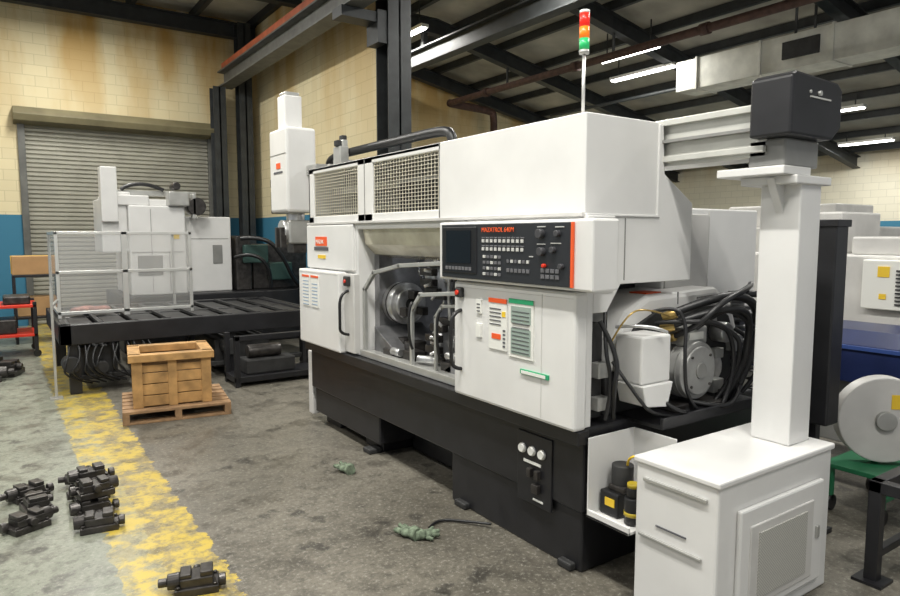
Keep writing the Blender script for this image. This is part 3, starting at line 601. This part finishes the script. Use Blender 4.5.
boxes('vl_side_column',M,[(3.25,3.5,10.9,11.4,.85,1.75),(3.55,4.5,11.0,12.0,.85,1.6)],DSTEEL,.02)
boxes('vl_side_detail',M,[(3.35,3.75,10.8,10.95,1.3,1.6),(3.8,4.2,10.9,11.0,1.0,1.3)],mat('machine_green',(.03,.07,.06),.4),.02)
tube('vl_hose',M,[(3.3,10.8,1.7),(3.6,10.5,1.75),(3.9,10.5,1.4),(4.1,10.6,1.0),(4.3,10.7,.85)],.035,RUBBER)
tube('vl_hose_2',M,[(3.2,10.8,1.4),(3.4,10.5,1.5),(3.7,10.5,1.2),(3.7,10.6,.9)],.03,RUBBER)
Q=empty('hydraulic_unit')
boxes('hu_frame',Q,[(2.2,3.3,7.55,8.0,.05,.12),(2.2,2.26,7.55,7.61,0,.6),(3.24,3.3,7.55,7.61,0,.6),(2.2,3.3,7.55,7.61,.54,.6),(2.2,2.26,7.94,8.0,0,.6),(3.24,3.3,7.94,8.0,0,.6)],BLACK,.006)
boxes('hu_tank',Q,[(2.35,2.95,7.62,7.92,.12,.30)],DARK,.02)
cyls('hu_motor',Q,[((2.4,7.75,.38),(2.8,7.75,.38),.08)],DSTEEL,.01)
def rot_parent(e,loc,ang): e.location=loc; e.rotation_euler=(0,0,math.radians(ang))
K=empty('wooden_crate')
w,dp=.33,.30
pl=[]
for k in range(4):
    z=.01+k*.108
    pl+=[(-w,w,-dp,-dp+.02,z,z+.1),(-w,w,dp-.02,dp,z,z+.1),(-w,-w+.02,-dp,dp,z,z+.1),(w-.02,w,-dp,dp,z,z+.1)]
boxes('crate_planks',K,pl,WOOD,.004)
boxes('crate_battens',K,[(-w-.02,-w+.07,-dp-.02,-dp,0,.44),(w-.07,w+.02,-dp-.02,-dp,0,.44),(-w-.02,-w,-dp,-dp+.08,0,.44),(-w-.02,-w,dp-.08,dp,0,.44),(w,w+.02,-dp,-dp+.08,0,.44),(w,w+.02,dp-.08,dp,0,.44),(-.04,.04,-dp-.02,-dp,0,.44)],WOOD,.004)
boxes('crate_top_rim',K,[(-w-.05,w+.05,-dp-.05,-dp+.06,.44,.51),(-w-.05,w+.05,dp-.06,dp+.05,.44,.51),(-w-.05,-w+.06,-dp,dp,.44,.51),(w-.06,w+.05,-dp,dp,.44,.51)],WOOD,.006)
boxes('crate_lid',K,[(-w,w,-dp,dp,.40,.43)],PALLET)
rot_parent(K,(1.38,6.95,.127),-8)
K2=empty('wooden_pallet')
boxes('pallet_boards',K2,[(-.48,.48,-.45+i*.155,-.45+i*.155+.12,.10,.125) for i in range(6)]+[(-.48,.48,-.45+i*.39,-.45+i*.39+.12,0,.02) for i in range(3)],PALLET,.003)
boxes('pallet_stringers',K2,[(-.48,-.42,-.45,.45,.02,.10),(-.03,.03,-.45,.45,.02,.10),(.42,.48,-.45,.45,.02,.10)],PALLET,.003)
rot_parent(K2,(1.42,6.98,0),-8)
def tool_holder(loc,ang,tilt=0,s=1.0,kind=0):
    bm=bmesh.new()
    _box(bm,(-.12,.12,-.09,.09,0,.045))
    _box(bm,(-.09,.09,-.07,.07,.045,.095))
    _box(bm,(-.09,-.02,-.06,.06,.095,.125)); _box(bm,(.03,.09,-.06,.06,.095,.12))
    _cyl(bm,(.09,0,.065),(.16,0,.065),.05,.045,20)
    if kind: _cyl(bm,(.16,0,.065),(.21,0,.065),.025,None,16)
    _cyl(bm,(-.12,.03,.05),(-.16,.03,.05),.035,None,16)
    _cyl(bm,(0,-.07,.07),(0,-.11,.07),.028,None,16)
    for dx in (-.10,.10):
        for dy in (-.07,.07): _cyl(bm,(dx,dy,.045),(dx,dy,.06),.013,None,8)
    me=bpy.data.meshes.new('tool_holder'); bm.to_mesh(me); bm.free()
    o=new_obj('tool_holder',me,None,DSTEEL,.006); o.location=loc; o.rotation_euler=(math.radians(tilt),0,math.radians(ang)); o.scale=(s,s,s)
for (x,y,z,a,k) in ((.07,4.58,0,25,1),(.13,4.86,0,100,0),(.10,5.12,0,200,1),
                  (.43,4.34,0,172,0),(.43,4.60,0,183,0),(.44,4.88,0,5,0),(.45,5.18,0,170,1),(.44,4.64,.107,8,0),(.45,4.92,.107,185,0),
                  (.74,3.30,0,165,1)):
    tool_holder((x,y,z),a,0,.85,k)
def glove(loc,ang,s):
    G2=empty('work_glove')
    bm=bmesh.new()
    bmesh.ops.create_uvsphere(bm,u_segments=16,v_segments=10,radius=1,matrix=Matrix.Translation((0,0,.03))@Matrix.Diagonal((.06,.06,.03,1)))
    bmesh.ops.create_uvsphere(bm,u_segments=16,v_segments=10,radius=1,matrix=Matrix.Translation((.01,-.05,.04))@Matrix.Diagonal((.05,.04,.04,1)))
    for i,(dx,l) in enumerate(((.045,.03),(.016,.045),(-.014,.04),(-.042,.025))):
        a=Vector((dx,.03,.03)); b2=Vector((dx*1.3,.05+l,.035+.012*(i%2))); b3=b2+Vector((.005*(i-1),-.01,-.02))
        _cyl(bm,a,b2,.016,.013,10); bmesh.ops.create_uvsphere(bm,u_segments=10,v_segments=6,radius=.014,matrix=Matrix.Translation(b2)); _cyl(bm,b2,b3,.013,.012,10)
    _cyl(bm,(.05,-.02,.025),(.09,.02,.02),.017,.013,10)
    _cyl(bm,(0,-.04,.03),(-.01,-.10,.035),.04,.045,14)
    me=bpy.data.meshes.new('glove_body'); bm.to_mesh(me); bm.free()
    o=new_obj('glove_body',me,G2,GLOVE,0,True)
    dm=o.modifiers.new('crumple','DISPLACE'); tx=bpy.data.textures.new('crumple','CLOUDS'); tx.noise_scale=.03; dm.texture=tx; dm.strength=.015
    G2.location=loc; G2.rotation_euler=(0,0,math.radians(ang)); G2.scale=(s,s,s)
glove((1.90,3.20,.003),20,.8); glove((1.98,3.12,.003),-100,.7); glove((2.06,4.38,.003),10,.85)
tube('air_hose',None,[(2.05,3.2,.012),(2.15,3.28,.012),(2.28,3.15,.012),(2.36,3.0,.03)],.008,RUBBER)
Rc=empty('tool_cart')
boxes('cart_top',Rc,[(-.5,.45,11.2,12.0,.72,.76),(-.5,.45,11.2,12.0,.3,.34)],RED,.006)
boxes('cart_legs',Rc,[(x,x+.05,y,y+.05,.08,.8) for x in (-.5,.40) for y in (11.2,11.95)],BLACK,.004)
cyls('cart_wheels',Rc,[((x,y-.02,.05),(x,y+.02,.05),.05) for x in (-.47,.43) for y in (11.23,11.97)],RUBBER)
boxes('cart_contents',Rc,[(-.4,.0,11.3,11.7,.76,.95),(.05,.38,11.3,11.8,.76,.88),(-.4,.2,11.3,11.8,.34,.55)],DSTEEL,.02)
Cb=empty('storage_shelf')
boxes('shelf_frame',Cb,[(.2,.85,12.6,13.2,1.08,1.12),(.2,.85,12.6,13.2,.4,.44)]+[(x,x+.04,y,y+.04,0,1.1) for x in (.2,.81) for y in (12.6,13.16)],BLACK,.004)
boxes('carton',Cb,[(.2,.82,12.65,13.15,1.12,1.42),(.25,.8,12.7,13.1,.44,.75)],CARD,.01)
boxes('carton_tape',Cb,[(.19,.83,12.87,12.92,1.13,1.423)],YELLOW)
for i,(x,y) in enumerate(((-.2,9.6),(.05,9.9),(-.15,10.3))): tool_holder((x,y,0),i*70,0,1.5,1)
# ------------------------------------------------------------------ world + camera
w=bpy.data.worlds.new('World'); S.world=w; w.use_nodes=True
bg=w.node_tree.nodes['Background']; bg.inputs[0].default_value=(.95,.98,1,1); bg.inputs[1].default_value=.48
S.view_settings.view_transform='Standard'
cd=bpy.data.cameras.new('camera'); cam=bpy.data.objects.new('camera',cd); COL.objects.link(cam)
cam.location=(0,0,1.75); cam.rotation_euler=(math.radians(90-5.4),0,math.radians(-34.5)); cd.sensor_width=36; cd.lens=26.4
S.camera=cam
